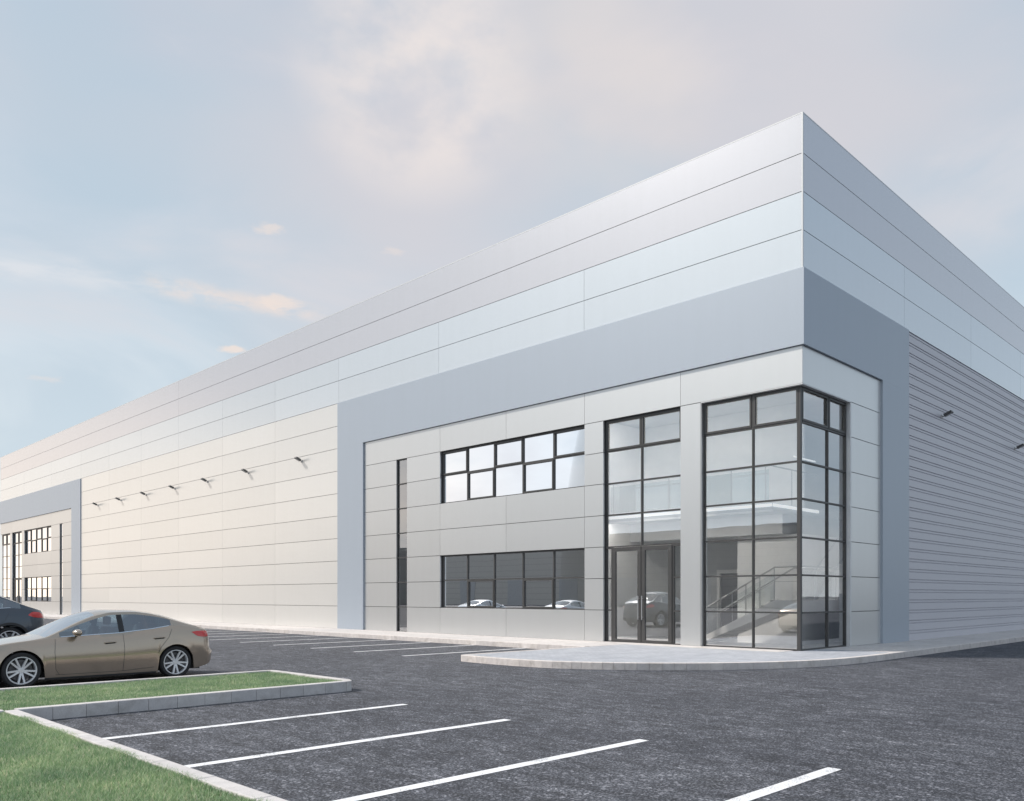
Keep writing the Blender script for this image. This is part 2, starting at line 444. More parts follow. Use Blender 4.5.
# parapet (rows 12-14) and upper band (rows 10-12)
pa, up, cl, bk = MB(), MB(), MB(), MB()
pj = [CX, CY]
e = [CY+.0]+[48.5]+[YE]
for a, b_ in zip(e[:-1], e[1:]):
    for k in (12, 13): panL(pa, bk, a, b_, k, k+1+(.05 if k == 13 else 0))
e = [CY]+joints+[YE]
for a, b_ in zip(e[:-1], e[1:]):
    for k in (10, 11): panL(up, bk, a, b_, k, k+1)
e = joints[2:9]
for a, b_ in zip(e[:-1], e[1:]):
    for k in range(10): panL(cl, bk, a, b_, k, k+1)
xj = [CX+.028, 27.75, 34.4, 41.05, 47.7, 54.3, 61, 67.6, 74.3, 81, XE]
for a, b_ in zip(xj[:-1], xj[1:]):
    for k in (10, 11): panR(up, bk, a, b_, k, k+1)
for a, b_ in ((CX+.028, 54.3), (54.3, XE)):
    for k in (12, 13): panR(pa, bk, a, b_, k, k+1+(.05 if k == 13 else 0))
wpart(pa, 'parapet', M['parapet']); wpart(up, 'upper_cladding', M['upper']); wpart(cl, 'wall_cladding', M['cladding'])
wpart(bk, 'backing_wall', M['gap'])
# corner trim and coping
t = MB(); t.box((CX-.012, CY-.012, K(10)+.01), (CX+.03, CY+.03, K(14.05)))
wpart(t, 'corner_trim', M['trim'], bevel=.004)
t = MB(); t.box((CX-.003, CY-.003, K(14.04)), (CX+.35, YE+.02, K(14.07))); t.box((CX+.352, CY-.003, K(14.04)), (XE, CY+.35, K(14.07)))
wpart(t, 'coping', M['trim'])
# corrugated wall on the shaded side
co = MB(); prof = []
z = K(0)+.02
pit = 10/30.
zz = K(0)
for i in range(30):
    prof += [(0, zz+.0), (0, zz+pit-.125), (.030, zz+pit-.112), (.030, zz+pit-.098), (.006, zz+pit-.088), (.006, zz+pit-.036), (.030, zz+pit-.028), (.030, zz+pit-.014), (0, zz+pit-.004)]; zz += pit
prof.append((0, K(10)-.004))
n = len(prof); vs = [(28.02, CY+.0+d, q) for d, q in prof]+[(XE, CY+d, q) for d, q in prof]
co.add(vs, [(i, i+1, n+i+1, n+i) for i in range(n-1)])
wpart(co, 'corrugated_cladding', M['corrugated'])
b2 = MB(); b2.box((28.0, CY+.06, K(0)), (XE, CY+.12, K(10))); wpart(b2, 'backing_wall', M['gap'])
# rest of the shell: far end walls, back wall, roof
sh = MB()
sh.box((CX+.12, YE-.2, K(0)), (XE, YE, K(14))); sh.box((XE-.2, CY+.13, K(0)), (XE, YE-.2, K(14)))
wpart(sh, 'rear_wall', M['cladding'])
sh = MB(); sh.box((CX+.14, CY+.14, K(13.5)), (XE-.2, YE-.2, K(13.7))); wpart(sh, 'roof', M['roofing'])

def mirL(y, flip): return MIR-y if flip else y
def frame_grid(mb, gl, plane, u0, u1, k0, k1, us, ks, depth=.09, fw=.05, mull=.045, sashes=(), axis='L', heavy=None, endw=(1,1)):
    """window frame + panes. axis L: u runs along y on plane x=plane; axis R: u runs along x on plane y=plane"""
    def bx(m, ua, ub, za, zb, d0, d1):
        if axis == 'L': m.box((plane+d0, ua, za), (plane+d1, ub, zb))
        else: m.box((ua, plane+d0, za), (ub, plane+d1, zb))
    z0, z1 = K(k0), K(k1)
    bx(mb, u0, u1, z1-fw, z1, 0, depth); bx(mb, u0, u1, z0, z0+fw*.7, 0, depth)
    if endw[0]: bx(mb, u0, u0+fw, z0+fw*.7, z1-fw, .001, depth-.001)
    if endw[1]: bx(mb, u1-fw, u1, z0+fw*.7, z1-fw, .001, depth-.001)
    for u in us: bx(mb, u-mull/2, u+mull/2, z0+fw*.7, z1-fw, .003, depth-.003)
    for k in ks: bx(mb, u0+fw*.9, u1-fw*.9, K(k)-mull/2, K(k)+mull/2, .006, depth-.006)
    for (a, b_, c, d) in sashes:                         # opening lights: a second, thicker frame
        s = .055; q0, q1 = a, b_; w0, w1 = K(c), K(d)
        bx(mb, q0, q1, w1-s, w1, -.012, .05); bx(mb, q0, q1, w0, w0+s, -.012, .05)
        bx(mb, q0, q0+s, w0+s, w1-s, -.012, .05); bx(mb, q1-s, q1, w0+s, w1-s, -.012, .05)
    if axis == 'L': gl.add([(plane+.045,u0+.01,z0+.01),(plane+.045,u1-.01,z0+.01),(plane+.045,u1-.01,z1-.01),(plane+.045,u0+.01,z1-.01)], [(0,1,2,3)])
    else: gl.add([(u0+.01,plane+.045,z0+.01),(u1-.01,plane+.045,z0+.01),(u1-.01,plane+.045,z1-.01),(u0+.01,plane+.045,z1-.01)], [(0,1,2,3)])

def unit(flip):
    m = lambda y: mirL(y, flip)
    def srt(a, b_): return tuple(sorted((m(a), m(b_))))
    # --- blue-grey portal frame on the long wall
    po = MB(); px0, px1 = CX-.055, CX+.13
    a, b_ = srt(29.77, 31.72); po.box((px0, a, K(0)-.02), (px1, b_, K(8)))
    if not flip:
        prof = [(px0, CY-.055), (28.01, CY-.055), (28.01, CY+.13), (px1, CY+.13), (px1, 31.72), (px0, 31.72)]
        po.prism([(px0, CY-.055), (28.01, CY-.055), (28.01, CY-.0), (CX-.0, CY-.0), (CX-.0, 31.72), (px0, 31.72)], K(8)+.001, K(10))
        po.box((CX+.001, CY+.001, K(8)+.001), (px1, 31.715, K(8)+.12)); po.box((px1, CY+.001, K(8)+.001), (28.005, CY+.13, K(8)+.12))
        po.box((25.87, CY-.055, K(0)-.02), (28.01, CY+.13, K(8)))
    else:
        a, b_ = srt(CY, 31.72); po.box((px0, a, K(8)+.001), (px1, b_, K(10)))
    wpart(po, 'portal_frame', M['portal'])
    # backing behind the portal header so nothing is hollow
    # --- silver inset panels
    p, bkk = MB(), MB()
    def pl(y0, y1, k0, k1): panL(p, bkk, m(y0), m(y1), k0, k1, x=FX, t=.08)
    for k in range(7):
        pl(29.77, 27.51, k, k+1); pl(26.82, 24.75, k, k+1); pl(17.5, 16.72, k, k+1)
    for k in (0, 3, 4):
        pl(24.75, 21.12, k, k+1); pl(21.12, 17.5, k, k+1)
    pl(13.84, 13.15, 0, 7)
    for a, b_ in ((29.77, 24.75), (24.75, 21.12), (21.12, 17.5), (17.5, 13.84), (13.84, CY+.02)): pl(a, b_, 7, 8)
    # reveals at the openings
    if not flip:
        for k in range(7): panR(p, bkk, 23.71, 25.87, k, k+1, y=FY, t=.08)
        panR(p, bkk, FX+.018, 25.87, 7, 8, y=FY, t=.08)
        rv = MB(); rv.box((23.695, FY-.005, K(0)), (23.77, FY+.17, K(7)-.01)); rv.box((25.80, FY-.004, K(0)), (25.868, FY+.1, K(8)-.03))
        wpart(rv, 'reveal_trim', M['trim'])
        rv = MB(); rv.box((FX, m(13.165), K(0)), (FX+.17, m(13.135), K(7)-.01)); wpart(rv, 'reveal_trim', M['inset'])
        c = MB(); c.box((FX-.004, FY-.004, K(7)+.02), (FX+.02, FY+.02, K(8)-.02)); wpart(c, 'corner_trim', M['trim'], bevel=.003)
        # head flashing over the corner glazing
        c = MB(); c.box((FX-.012, FY-.012, K(7)-.025), (FX+.16, 13.15, K(7)-.001)); c.box((FX+.16, FY-.012, K(7)-.025), (23.71, FY+.16, K(7)-.001))
        wpart(c, 'head_flashing', M['trim'])
    wpart(p, 'office_cladding', M['inset']); wpart(bkk, 'backing_wall', M['gap'])
    # --- windows
    def window(name, y0, y1, k0, k1, us, ks, sash=(), label=None, **kw):
        a, b_ = srt(y0, y1); f, gl = MB(), MB()
        ss = [(min(m(s[0]), m(s[1])), max(m(s[0]), m(s[1])), s[2], s[3]) for s in sash]
        frame_grid(f, gl, kw.pop('plane', GX), a, b_, k0, k1, [m(u) for u in us], ks, sashes=ss, **kw)
        o = wpart(f, name, M['frame'])
        mb = gl; mb.v = [(x-CX, y-CY, z-B0) for x,y,z in mb.v]; mb.obj('pane', M['glass_office'], o)
        if label: o['label'] = label
        return o
    w5 = (24.75-17.5)/5; U = [24.75-w5*i for i in range(6)]
    st = lambda i, c, d: (U[i+1]+.01, U[i]-.01, c, d)
    window('window', 24.75, 17.5, 5, 7, U[1:5], [6.08], [st(0,6.1,6.96), st(2,6.1,6.96), st(4,6.1,6.96), st(1,5.03,6.06), st(3,5.03,6.06)])
    window('window', 24.75, 17.5, 1, 3, U[1:5], [2.05], [st(1,1.03,2.03), st(3,1.03,2.03)])
    window('window', 27.51, 26.82, 0, 7, [], [1,2,3,4,5,6], mull=.045, fw=.03, depth=.05, plane=CX+.065)
    # door glazing
    o = MB(), MB()
    f, gl = MB(), MB(); a, b_ = srt(16.72, 13.84)
    frame_grid(f, gl, GX, a, b_, 2.98, 7, [m(15.32)], [4,5,6.02], sashes=[(min(m(15.33),m(16.68)),max(m(15.33),m(16.68)),6.04,6.96),(min(m(13.88),m(15.31)),max(m(13.88),m(15.31)),6.04,6.96)])
    for q0, q1 in ((16.72,16.44),(14.20,13.84)):
        aa, bb = srt(q0, q1); frame_grid(f, gl, GX, aa, bb, 0, 2.98, [], [1,2])
    o = wpart(f, 'curtain_wall', M['frame']); gl.v = [(x-CX, y-CY, z-B0) for x,y,z in gl.v]; gl.obj('pane', M['glass'], o)
    # double door
    for q0, q1, hs in ((16.435,15.33,1),(15.31,14.205,-1)):
        aa, bb = srt(q0, q1); d, gl = MB(), MB()
        frame_grid(d, gl, GX-.02, aa, bb, 0.01, 2.97, [], [], fw=.13, depth=.07)
        do = wpart(d, 'entrance_door', M['frame'], bevel=.004)
        gl.v = [(x-CX, y-CY, z-B0) for x,y,z in gl.v]; gl.obj('pane', M['glass'], do)
        h = MB(); hy = (q1+.06) if hs > 0 else (q0-.06); hy = m(hy)
        h.tube([(GX-.085, hy, K(.72)), (GX-.085, hy, K(1.45))], .017, 10)
        for kz in (.80, 1.37): h.tube([(GX-.085, hy, K(kz)), (GX-.018, hy, K(kz))], .011, 8)
        h.v = [(x-CX, y-CY, z-B0) for x,y,z in h.v]; h.obj('handle', M['steel'], do, smooth=40)
    # corner glazing
    f, gl = MB(), MB()
    ks = [1,2,3,4.02,5,6.05]
    a, b_ = srt(13.15, GY+.0); 
    sa = [(min(m(11.61),m(13.10)),max(m(11.61),m(13.10)),6.08,6.95),(min(m(GY+.06),m(11.55)),max(m(GY+.06),m(11.55)),6.08,6.95)]
    frame_grid(f, gl, GX, a, b_, 0, 7, [m(11.58)], ks, sashes=sa, fw=.055)
    if not flip:
        frame_grid(f, gl, GY, GX+.092, 23.71, 0, 7, [22.53], ks, sashes=[(GX+.1,22.50,6.08,6.95),(22.56,23.66,6.08,6.95)], axis='R', fw=.055, endw=(0,1))
        f.box((GX-.004, GY-.004, K(0)), (GX+.093, GY+.093, K(7)-.03))
    o = wpart(f, 'curtain_wall', M['frame']); gl.v = [(x-CX, y-CY, z-B0) for x,y,z in gl.v]; gl.obj('pane', M['glass'], o)
    # --- rooms
    xi = CX+.32; xb = 28.5
    r = MB()
    a, b_ = srt(CY+.3, 29.9)
    r.box((xb, a, K(0)), (xb+.1, b_, K(7.5)));
    y1, y2 = srt(29.75, 29.9); r.box((xi-.1, y1, K(0)), (xb, y2, K(7.5)))
    for q in (17.3, 25.6):                                       # partitions
        y1, y2 = srt(q, q+.12)
        r.box((xi-.15 if q == 17.3 else xi+.3, y1, K(.0)), (xb, y2, K(7.2)))
    y1, y2 = srt(20.9, 21.35); r.box((22.6, y1, K(0)), (23.05, y2, K(3.4)))        # column behind the lower windows
    y1, y2 = srt(17.45, 29.74); r.box((24.6, y1, K(0.02)), (24.7, y2, K(3.29))); r.box((24.6, y1, K(4.06)), (24.7, y2, K(7.24)))
    if not flip: r.box((28.3, CY+.14, K(0)), (28.45, CY+.3, K(7.5)))
    if not flip: r.box((24.2, CY+.32, K(0)), (xb, CY+.42, K(7.4)))
    else:
        y1, y2 = srt(CY+.1, CY+.3); r.box((xi, y1, K(0)), (xb, y2, K(7.5)))
    wpart(r, 'inner_wall', M['plaster'])
    fl = MB(); a, b_ = srt(CY+.3, 29.75); fl.box((xi-.05, a, K(-.1)), (xb, b_, K(.012)))
    y1, y2 = srt(17.42, 29.75); fl.box((xi, y1, K(3.95)), (xb, y2, K(4.05)))
    wpart(fl, 'floor', M['carpet'])
    ce = MB(); a, b_ = srt(CY+.14, 29.9); ce.box((xi-.15, a, K(7.25)), (xb+.1, b_, K(7.35)))
    y1, y2 = srt(17.42, 29.75); ce.box((xi, y1, K(3.3)), (xb, y2, K(3.38)))
    wpart(ce, 'ceiling', M['plaster'])
    # gallery over the lobby
    ga = MB(); y1, y2 = srt(11.35, 17.3)
    if not flip: ga.box((21.55, y1, K(3.86)), (24.49, y2, K(4.05))); ga.box((24.49, y1, K(3.88)), (xb, y2, K(4.08)))
    else: ga.box((21.55, y1, K(3.88)), (xb, y2, K(4.08)))
    wpart(ga, 'gallery_floor', M['plaster_grey'])
    gb = MB(); y1, y2 = srt(11.75, 17.3); gb.box((22.9, y1, K(3.28)), (xb, y2, K(3.875))); wpart(gb, 'bulkhead', M['plaster_grey'])
    if not flip:
        w = MB(); w.box((23.3, 11.36, K(0)), (23.42, 13.45, K(3.275))); w.box((23.422, 11.36, K(0)), (28.0, 11.48, K(3.275)))
        wpart(w, 'stair_wall', M['plaster'])
        w = MB(); w.box((23.7, 11.5, K(4.06)), (23.82, 17.28, K(7.24))); wpart(w, 'gallery_wall', M['plaster'])
        # inner doorway in the lobby
        d = MB(); d.box((25.3, 14.42, K(0)), (25.4, 15.22, K(2.2))); do = wpart(d, 'inner_door', M['door_dark'])
        d = MB(); d.box((25.2, 14.30, K(0)), (25.29, 14.41, K(2.34))); d.box((25.2, 15.23, K(0)), (25.29, 15.34, K(2.34))); d.box((25.2, 14.41, K(2.22)), (25.29, 15.23, K(2.34)))
        d.v = [(x-CX, y-CY, z-B0) for x,y,z in d.v]; d.obj('frame', M['plaster'], do)
        d = MB(); d.box((25.41, 11.5, K(0.013)), (25.5, 17.28, K(3.275))); wpart(d, 'inner_wall', M['plaster_grey'])
        for xx, kk, wd in ((21.62, 3.856, .12), (21.04, 7.235, .14)):
            for i in range(3):
                d = MB(); d.box((xx, 11.5+i*1.95, K(kk)-.012), (xx+wd, 13.3+i*1.95, K(kk))); wpart(d, 'lobby_fill_light', M['tube'])  # added fill strips, out of sight, that brighten the lobby walls
        d = MB(); d.box((21.55, 11.352, K(3.80)), (21.575, 17.28, K(3.857))); wpart(d, 'fill_light_lip', M['plaster'])  # lip added to hide the lower fill strips from the camera
        d = MB(); d.tube([(21.9, 10.9, K(5.32)), (23.2, 10.9, K(5.32))], .022, 8); wpart(d, 'pendant_light', M['edge_glow'])
        d = MB(); d.box((21.535, 11.36, K(3.94)), (21.548, 17.28, K(4.03))); d.box((21.56, 11.335, K(3.94)), (24.4, 11.348, K(4.03))); wpart(d, 'edge_glow', M['edge_glow'])  # brightness of the slab edge put in as a glow, no fitting
        # gallery balustrade
        b3, gg = MB(), MB()
        pts = [(21.62, 17.2), (21.62, 11.45), (24.4, 11.41)]
        for z in (1.02, ): b3.tube([(x, y, K(4.08+z)) for x, y in pts], .022, 8)
        for i in range(6):
            yq = 17.0-i*1.08; b3.tube([(21.62, yq, K(4.08)), (21.62, yq, K(5.1))], .014, 6)
        for xq in (22.8, 23.6): b3.tube([(xq, 11.41, K(4.08)), (xq, 11.41, K(5.1))], .014, 6)
        gg.box((21.615, 11.5, K(4.14)), (21.625, 17.1, K(5.0)))
        o = wpart(b3, 'gallery_balustrade', M['steel'], smooth=40)
        gg.v = [(x-CX, y-CY, z-B0) for x,y,z in gg.v]; gg.obj('glass_panel', M['glass_clear'], o)
unit(False); unit(True)

# ------------------------------------------------------------------ staircase in the corner lobby
stc = empty('staircase', (21.7, 13.9, B0)); tag(stc, 'white staircase with steel handrails and glass panels behind the corner glazing', 'staircase')
def sp(mb, name, m, parent=None, **kw):
    mb.v = [(x-21.7, y-13.9, z-B0) for x,y,z in mb.v]; return mb.obj(name, m, parent or stc, **kw)
X0, X1 = 21.75, 22.95; ya, yb = 13.75, 11.30; zl = 1.48; n = 9
tr = MB()
for i in range(n):
    y = ya+(yb-ya)*i/n; z = B0+(zl-B0)*(i+1)/(n)
    tr.box((X0+.06, y, z-.05), (X1-.06, y+(yb-ya)/n-.02, z))
sp(tr, 'tread', M['carpet'])
stg = MB()
for x in (X0, X1-.05):
    dz = .30
    vs = []
    for xx in (x, x+.05): vs += [(xx, ya+.25, B0), (xx, ya+.1, B0+.02), (xx, yb, zl-dz), (xx, yb, zl+.04), (xx, ya+.12, B0+.16), (xx, ya+.25, B0+.12)]
    stg.add(vs, [(0,1,2,3,4,5), (11,10,9,8,7,6)]+[(i,(i+1)%6,6+(i+1)%6,6+i) for i in range(6)])
stg.add([(X0+.05,ya+.1,B0+.02),(X1-.05,ya+.1,B0+.02),(X1-.05,yb,zl-.24),(X0+.05,yb,zl-.24)], [(0,1,2,3)])
sp(stg, 'stringer', M['plaster'])
ld = MB(); ld.box((X0-.2, 10.55, zl-.33), (24.05, yb-.005, zl)); sp(ld, 'landing', M['plaster'])
# second flight, rising away along the shaded wall
fl2 = MB(); n2 = 15; xa, xb2 = 24.06, 28.2
for i in range(n2):
    x = xa+(xb2-xa)*i/n2; z = zl+(K(4.08)-zl)*(i+1)/n2
    fl2.box((x, 10.6, z-.26), (x+(xb2-xa)/n2-.004, 11.2, z))
o = sp(fl2, 'upper_flight', M['plaster'])
hr = MB()
for x in (X0+.03, X1-.03):
    hr.tube([(x, ya+.2, B0+.95), (x, ya, B0+1.02), (x, yb+.1, zl+.93), (x, yb-.1, zl+.93), (x, 10.62, zl+.93)], .024, 10)
hr.tube([(X0+.03, 10.62, zl+.935), (24.0, 10.62, zl+.935), (25.3, 10.62, zl+1.8), (28.2, 10.62, K(4.08)+.95)], .024, 10)
hr.tube([(23.2, 11.24, zl+.92), (24.0, 11.24, zl+.92), (28.2, 11.24, K(4.08)+.95)], .024, 10)
for x in (X0+.03,): hr.tube([(x, ya, B0+.62), (x, yb+.1, zl+.52), (x, 10.62, zl+.52)], .010, 6)
sp(hr, 'handrail', M['steel'], smooth=40)
for i in range(6):
    p = MB(); tt = i/5; y = ya-.12+(yb+.12-(ya-.12))*tt; z = B0+(zl-B0)*(ya-y)/(ya-yb)
    for x in (X0+.03,): p.tube([(x, y, z+.02), (x, y, z+.98)], .016, 6)
    sp(p, 'post', M['steel'])
for x in (X0+.03, 22.6, 23.3, 23.95):
    p = MB(); p.tube([(x, 10.62, zl-.3), (x, 10.62, zl+.93)], .016, 6); sp(p, 'post', M['steel'])
gp = MB()
x = X0+.03
gp.add([(x, ya-.1, B0+.22), (x, yb+.1, zl+.06), (x, yb+.1, zl+.80), (x, ya-.1, B0+.90)], [(0,1,2,3)])
gp.add([(X0+.1, 10.62, zl+.04), (23.9, 10.62, zl+.04), (23.9, 10.62, zl+.82), (X0+.1, 10.62, zl+.82)], [(0,1,2,3)])
sp(gp, 'glass_panel', M['glass_clear'])

# ------------------------------------------------------------------ wall lights
def wall_light(loc, rz, label):
    o = empty('wall_light', loc, rz); tag(o, label, 'wall light', 'floodlights on the warehouse walls')
    a = MB(); a.box((-.09,-.03,-.09),(.09,-.001,.09)); a.tube([(0,-.03,0),(0,-.15,.02)], .03, 8)
    a.obj('bracket', M['lamp_light'], o, smooth=40)
    h = MB()
    # tapered head tilted up and outward
    def q(u, v, w): 
        c, s = math.cos(.42), math.sin(.42); return (w*.8, -.14-u*.95*c+v*s, .02+u*.95*s+v*c)
    vs = [q(0,-.05,-.14),q(0,.10,-.14),q(0,.10,.14),q(0,-.05,.14),q(.42,-.035,-.20),q(.42,.07,-.20),q(.42,.07,.20),q(.42,-.035,.20)]
    h.add(vs, [(0,1,2,3),(7,6,5,4),(0,4,5,1),(1,5,6,2),(2,6,7,3),(3,7,4,0)])
    hd = h.obj('lamp_head', M['lamp'], o, bevel=.01)
    l = MB(); vs = [q(.05,-.052,-.10),q(.05,-.052,.10),q(.38,-.042,.15),q(.38,-.042,-.15),q(.05,-.06,-.10),q(.05,-.06,.10),q(.38,-.05,.15),q(.38,-.05,-.15)]
    l.add(vs, [(0,1,2,3),(7,6,5,4),(0,4,5,1),(1,5,6,2),(2,6,7,3),(3,7,4,0)])
    l.obj('lens', M['lamp_light'], hd)
    o.scale = (.70, .70, .70)
ords = ['nearest the blue-grey frame of the close office front', 'second from the close office front', 'third from the close office front', 'middle one of the seven',
        'third from the far office front', 'second from the far office front', 'nearest the far office front']
for yq, w in zip((34.8, 40.0, 44.7, 49.0, 53.3, 57.5, 61.8), ords):
    wall_light((CX, yq, 7.93), -PI/2, 'small floodlight on the long pale wall, '+w)
wall_light((31.2, CY, 7.85), 0, 'small dark floodlight on the ribbed shaded wall, nearer the building corner')
wall_light((40.2, CY, 7.85), 0, 'small dark floodlight on the ribbed shaded wall, at the right edge')

# ------------------------------------------------------------------ cars
def interp(pts):
    xs = np.array([p[0] for p in pts], float); ys = np.array([p[1] for p in pts], float)
    h = np.diff(xs); d = np.diff(ys)/h; m = np.zeros(len(xs)); m[0] = d[0]; m[-1] = d[-1]
    for i in range(1, len(xs)-1):
        m[i] = 0 if d[i-1]*d[i] <= 0 else 2*d[i-1]*d[i]/(d[i-1]+d[i])
    def f(x):
        x = min(max(x, xs[0]), xs[-1]); i = min(max(int(np.searchsorted(xs, x)-1), 0), len(xs)-2)
        t = (x-xs[i])/h[i]
        return float((2*t**3-3*t*t+1)*ys[i]+(t**3-2*t*t+t)*h[i]*m[i]+(-2*t**3+3*t*t)*ys[i+1]+(t**3-t*t)*h[i]*m[i+1])
    return f
def make_wheel(root, x, y, r, w, sgn, nsp=10):
    """sgn = -1 outer face towards -y"""
    h = MB(); s = sgn
    h.lathe([(.03, s*w*.05), (r*.45, s*w*.05), (r*.45, s*w*.12), (r*.60, s*w*.10), (r*.66, -s*w*.45)], 40)
    wheel = h.obj('wheel', M['rim_dark'], root, smooth=30, loc=(x, y, r))
    t = MB(); hw = w/2; ri = r*.77
    t.lathe([(ri, -hw*.8), (ri*1.04, -hw*.96), (r*.93, -hw), (r*.985, -hw*.80), (r, -hw*.55), (r, hw*.55), (r*.985, hw*.80), (r*.93, hw), (ri*1.04, hw*.96), (ri, hw*.8), (ri, -hw*.8)], 48)
    t.obj('tyre', M['rubber'], wheel, smooth=35)
    m_ = MB()
    m_.lathe([(ri*1.01, s*hw*.86), (ri*1.0, s*hw*.93), (ri*.95, s*hw*.93), (ri*.91, s*hw*.80), (ri*.90, -s*hw*.7)], 48)
    m_.lathe([(.0001, s*hw*.72), (r*.13, s*hw*.72), (r*.16, s*hw*.64), (r*.16, s*hw*.3)], 24)
    for k in range(nsp):
        a = 2*PI*k/nsp+(.10 if k % 2 else -.10)
        ca, sa = math.cos(a), math.sin(a)
        def q(u, v, tt): return (u*ca-v*sa, tt, u*sa+v*ca)
        w0, w1 = r*.055, r*.042
        vs = [q(r*.10,-w0,s*hw*.66), q(r*.10,w0,s*hw*.66), q(ri*.93,w1,s*hw*.86), q(ri*.93,-w1,s*hw*.86),
              q(r*.10,-w0*1.2,s*hw*.35), q(r*.10,w0*1.2,s*hw*.35), q(ri*.93,w1*1.3,s*hw*.45), q(ri*.93,-w1*1.3,s*hw*.45)]
        m_.add(vs, [(0,1,2,3),(7,6,5,4),(0,4,5,1),(1,5,6,2),(2,6,7,3),(3,7,4,0)])
    m_.obj('rim', M['rim'], wheel, smooth=35)
    return wheel

def make_car(P, paint, name, label, cat):
    root = empty(name); tag(root, label, cat)
    xw = P['wheelbase']/2; r = P['r']; ar = P['arch']
    zc, zr, zs, wf = interp(P['zc']), interp(P['zr']), interp(P['zs']), interp(P['w'])
    zbase = interp(P['zb'])
    xf, xr = P['xf'], P['xr']
    # stations, snapped to glass and pillar edges
    st = set(np.round(np.linspace(xf, xr, 56), 4))
    for c in (-xw, xw):
        for k in range(-8, 9): st.add(round(c+ar*math.sin(k/8*PI/2), 4))
    for v in P['snap']: st.add(v)
    st = sorted(st); out = [st[0]]
    for v in st[1:]:
        if v-out[-1] > .012: out.append(v)
        elif v in P['snap']: out[-1] = v
    st = out
    def zb(x):
        z = zbase(x)
        for c in (-xw, xw):
            if abs(x-c) < ar: z = max(z, r+math.sqrt(ar*ar-(x-c)**2))
        return z
    def ring(x):
        w = wf(x); b_ = zb(x); s_ = zs(x); g_ = max(zr(x), s_+.012); c_ = max(zc(x), g_+.004)
        H = P['gh']; gg = min(1, (g_-s_)/H)
        sill = zbase(x)
        def yw(z):                                                     # side section: tuck-in at the sill, crease, tumble at the shoulder
            t = (z-sill)/(s_-sill)
            pr = [(0,.95),(.10,.958),(.22,.968),(.34,.984),(.44,.995),(.54,1.0),(.66,.992),(.80,.972),(.90,.95),(1.0,.915)]
            for (a0,v0),(a1,v1) in zip(pr[:-1], pr[1:]):
                if t <= a1: return w*(v0+(v1-v0)*max(0,(t-a0))/(a1-a0))
            return w*.915
        rows = []
        fr = [0,.06,.18,.32,.44,.52,.64,.78,.90,1.0]
        rows.append((yw(b_)-.03, b_+.004))
        for q in fr:
            z = b_+(s_-b_)*q; rows.append((yw(z)+(.006 if q in (0,.06) and b_ > sill+.02 else 0), z))
        yr = w*(.90-P['tumble']*gg)
        wb, wt = s_+.012, g_-.045*gg-.002
        if wt < wb+.004: wt = wb+(g_-wb)*.5; 
        yb_ = w*.905
        def gy(z): return yb_+(yr-yb_)*max(0, (z-s_))/max(1e-4, (g_-s_))+ .02*gg*math.sin(PI*min(1, max(0, (z-s_)/max(1e-4, g_-s_))))
        rows.append((gy(wb), wb)); rows.append((gy(wt), wt)); rows.append((gy(g_)-.004, g_))
        for q in (.93, .86, .6, .3, 0):
            rows.append((yr*q, c_-(c_-g_)*(q**2.2)))
        return rows
    R = [ring(x) for x in st]; nr = len(R[0])
    iwb, iwt, irf = nr-8, nr-7, nr-6
    body, ws, rw = MB(), MB(), MB(); gl1 = {-1: MB(), 1: MB()}; gl2 = {-1: MB(), 1: MB()}; blk = {-1: MB(), 1: MB()}
    def wx(x, z):
        f = max(0, min(1, (x-(xr-.32))/.32)); g2 = .06*max(0, min(1, (P['bz']-z)/.05)) if z < P['bz'] else 0
        return x+f*(g2-.05*max(0, (z-P['bz']-.12)))
    def surf(x, z):
        rr = ring(x)[1:irf+1]
        for (y0, z0), (y1, z1) in zip(rr[:-1], rr[1:]):
            if z <= z1+1e-6: return y0+(y1-y0)*max(0,min(1,(z-z0)/max(1e-5,z1-z0)))
        return rr[-1][0]
    inb = lambda x, a: a[0]-1e-4 <= x <= a[1]+1e-4
    for i in range(len(st)-1):
        x0, x1 = st[i], st[i+1]; xm = (x0+x1)/2
        for j in range(nr-1):
            for s in (-1, 1):
                vs = [(x0, s*R[i][j][0], R[i][j][1]), (x1, s*R[i+1][j][0], R[i+1][j][1]), (x1, s*R[i+1][j+1][0], R[i+1][j+1][1]), (x0, s*R[i][j+1][0], R[i][j+1][1])]
                tgt = body
                if j == iwb:
                    if inb(xm, P['win1']): tgt = gl1[s]
                    elif inb(xm, P['win2']): tgt = gl2[s]
                    elif P['win1'][1] < xm < P['win2'][0]: tgt = blk[s]
                elif j >= irf+1:
                    if inb(xm, P['screen']): tgt = ws
                    elif inb(xm, P['rear']): tgt = rw
                tgt.add([(wx(q[0], q[2]), q[1], q[2]) for q in vs], [(0,1,2,3)])
    for i in (0, len(st)-1):                                              # end caps
        loop = [(st[i], -y, z) for y, z in R[i]]+[(st[i], y, z) for y, z in reversed(R[i][:-1])]
        body.add([(wx(q[0], q[2]), q[1], q[2]) for q in loop], [tuple(range(len(loop)))])
    bo = body.obj('body', paint, root, smooth=28)
    for s in (-1, 1):
        gl1[s].obj('side_window', M['car_glass'], root, smooth=60); gl2[s].obj('side_window', M['car_glass'], root, smooth=60)
        blk[s].obj('door_pillar', M['black'], root, smooth=60)
    ws.obj('windscreen', M['screen_glass'], root, smooth=60); rw.obj('rear_window', M['car_glass'], root, smooth=60)
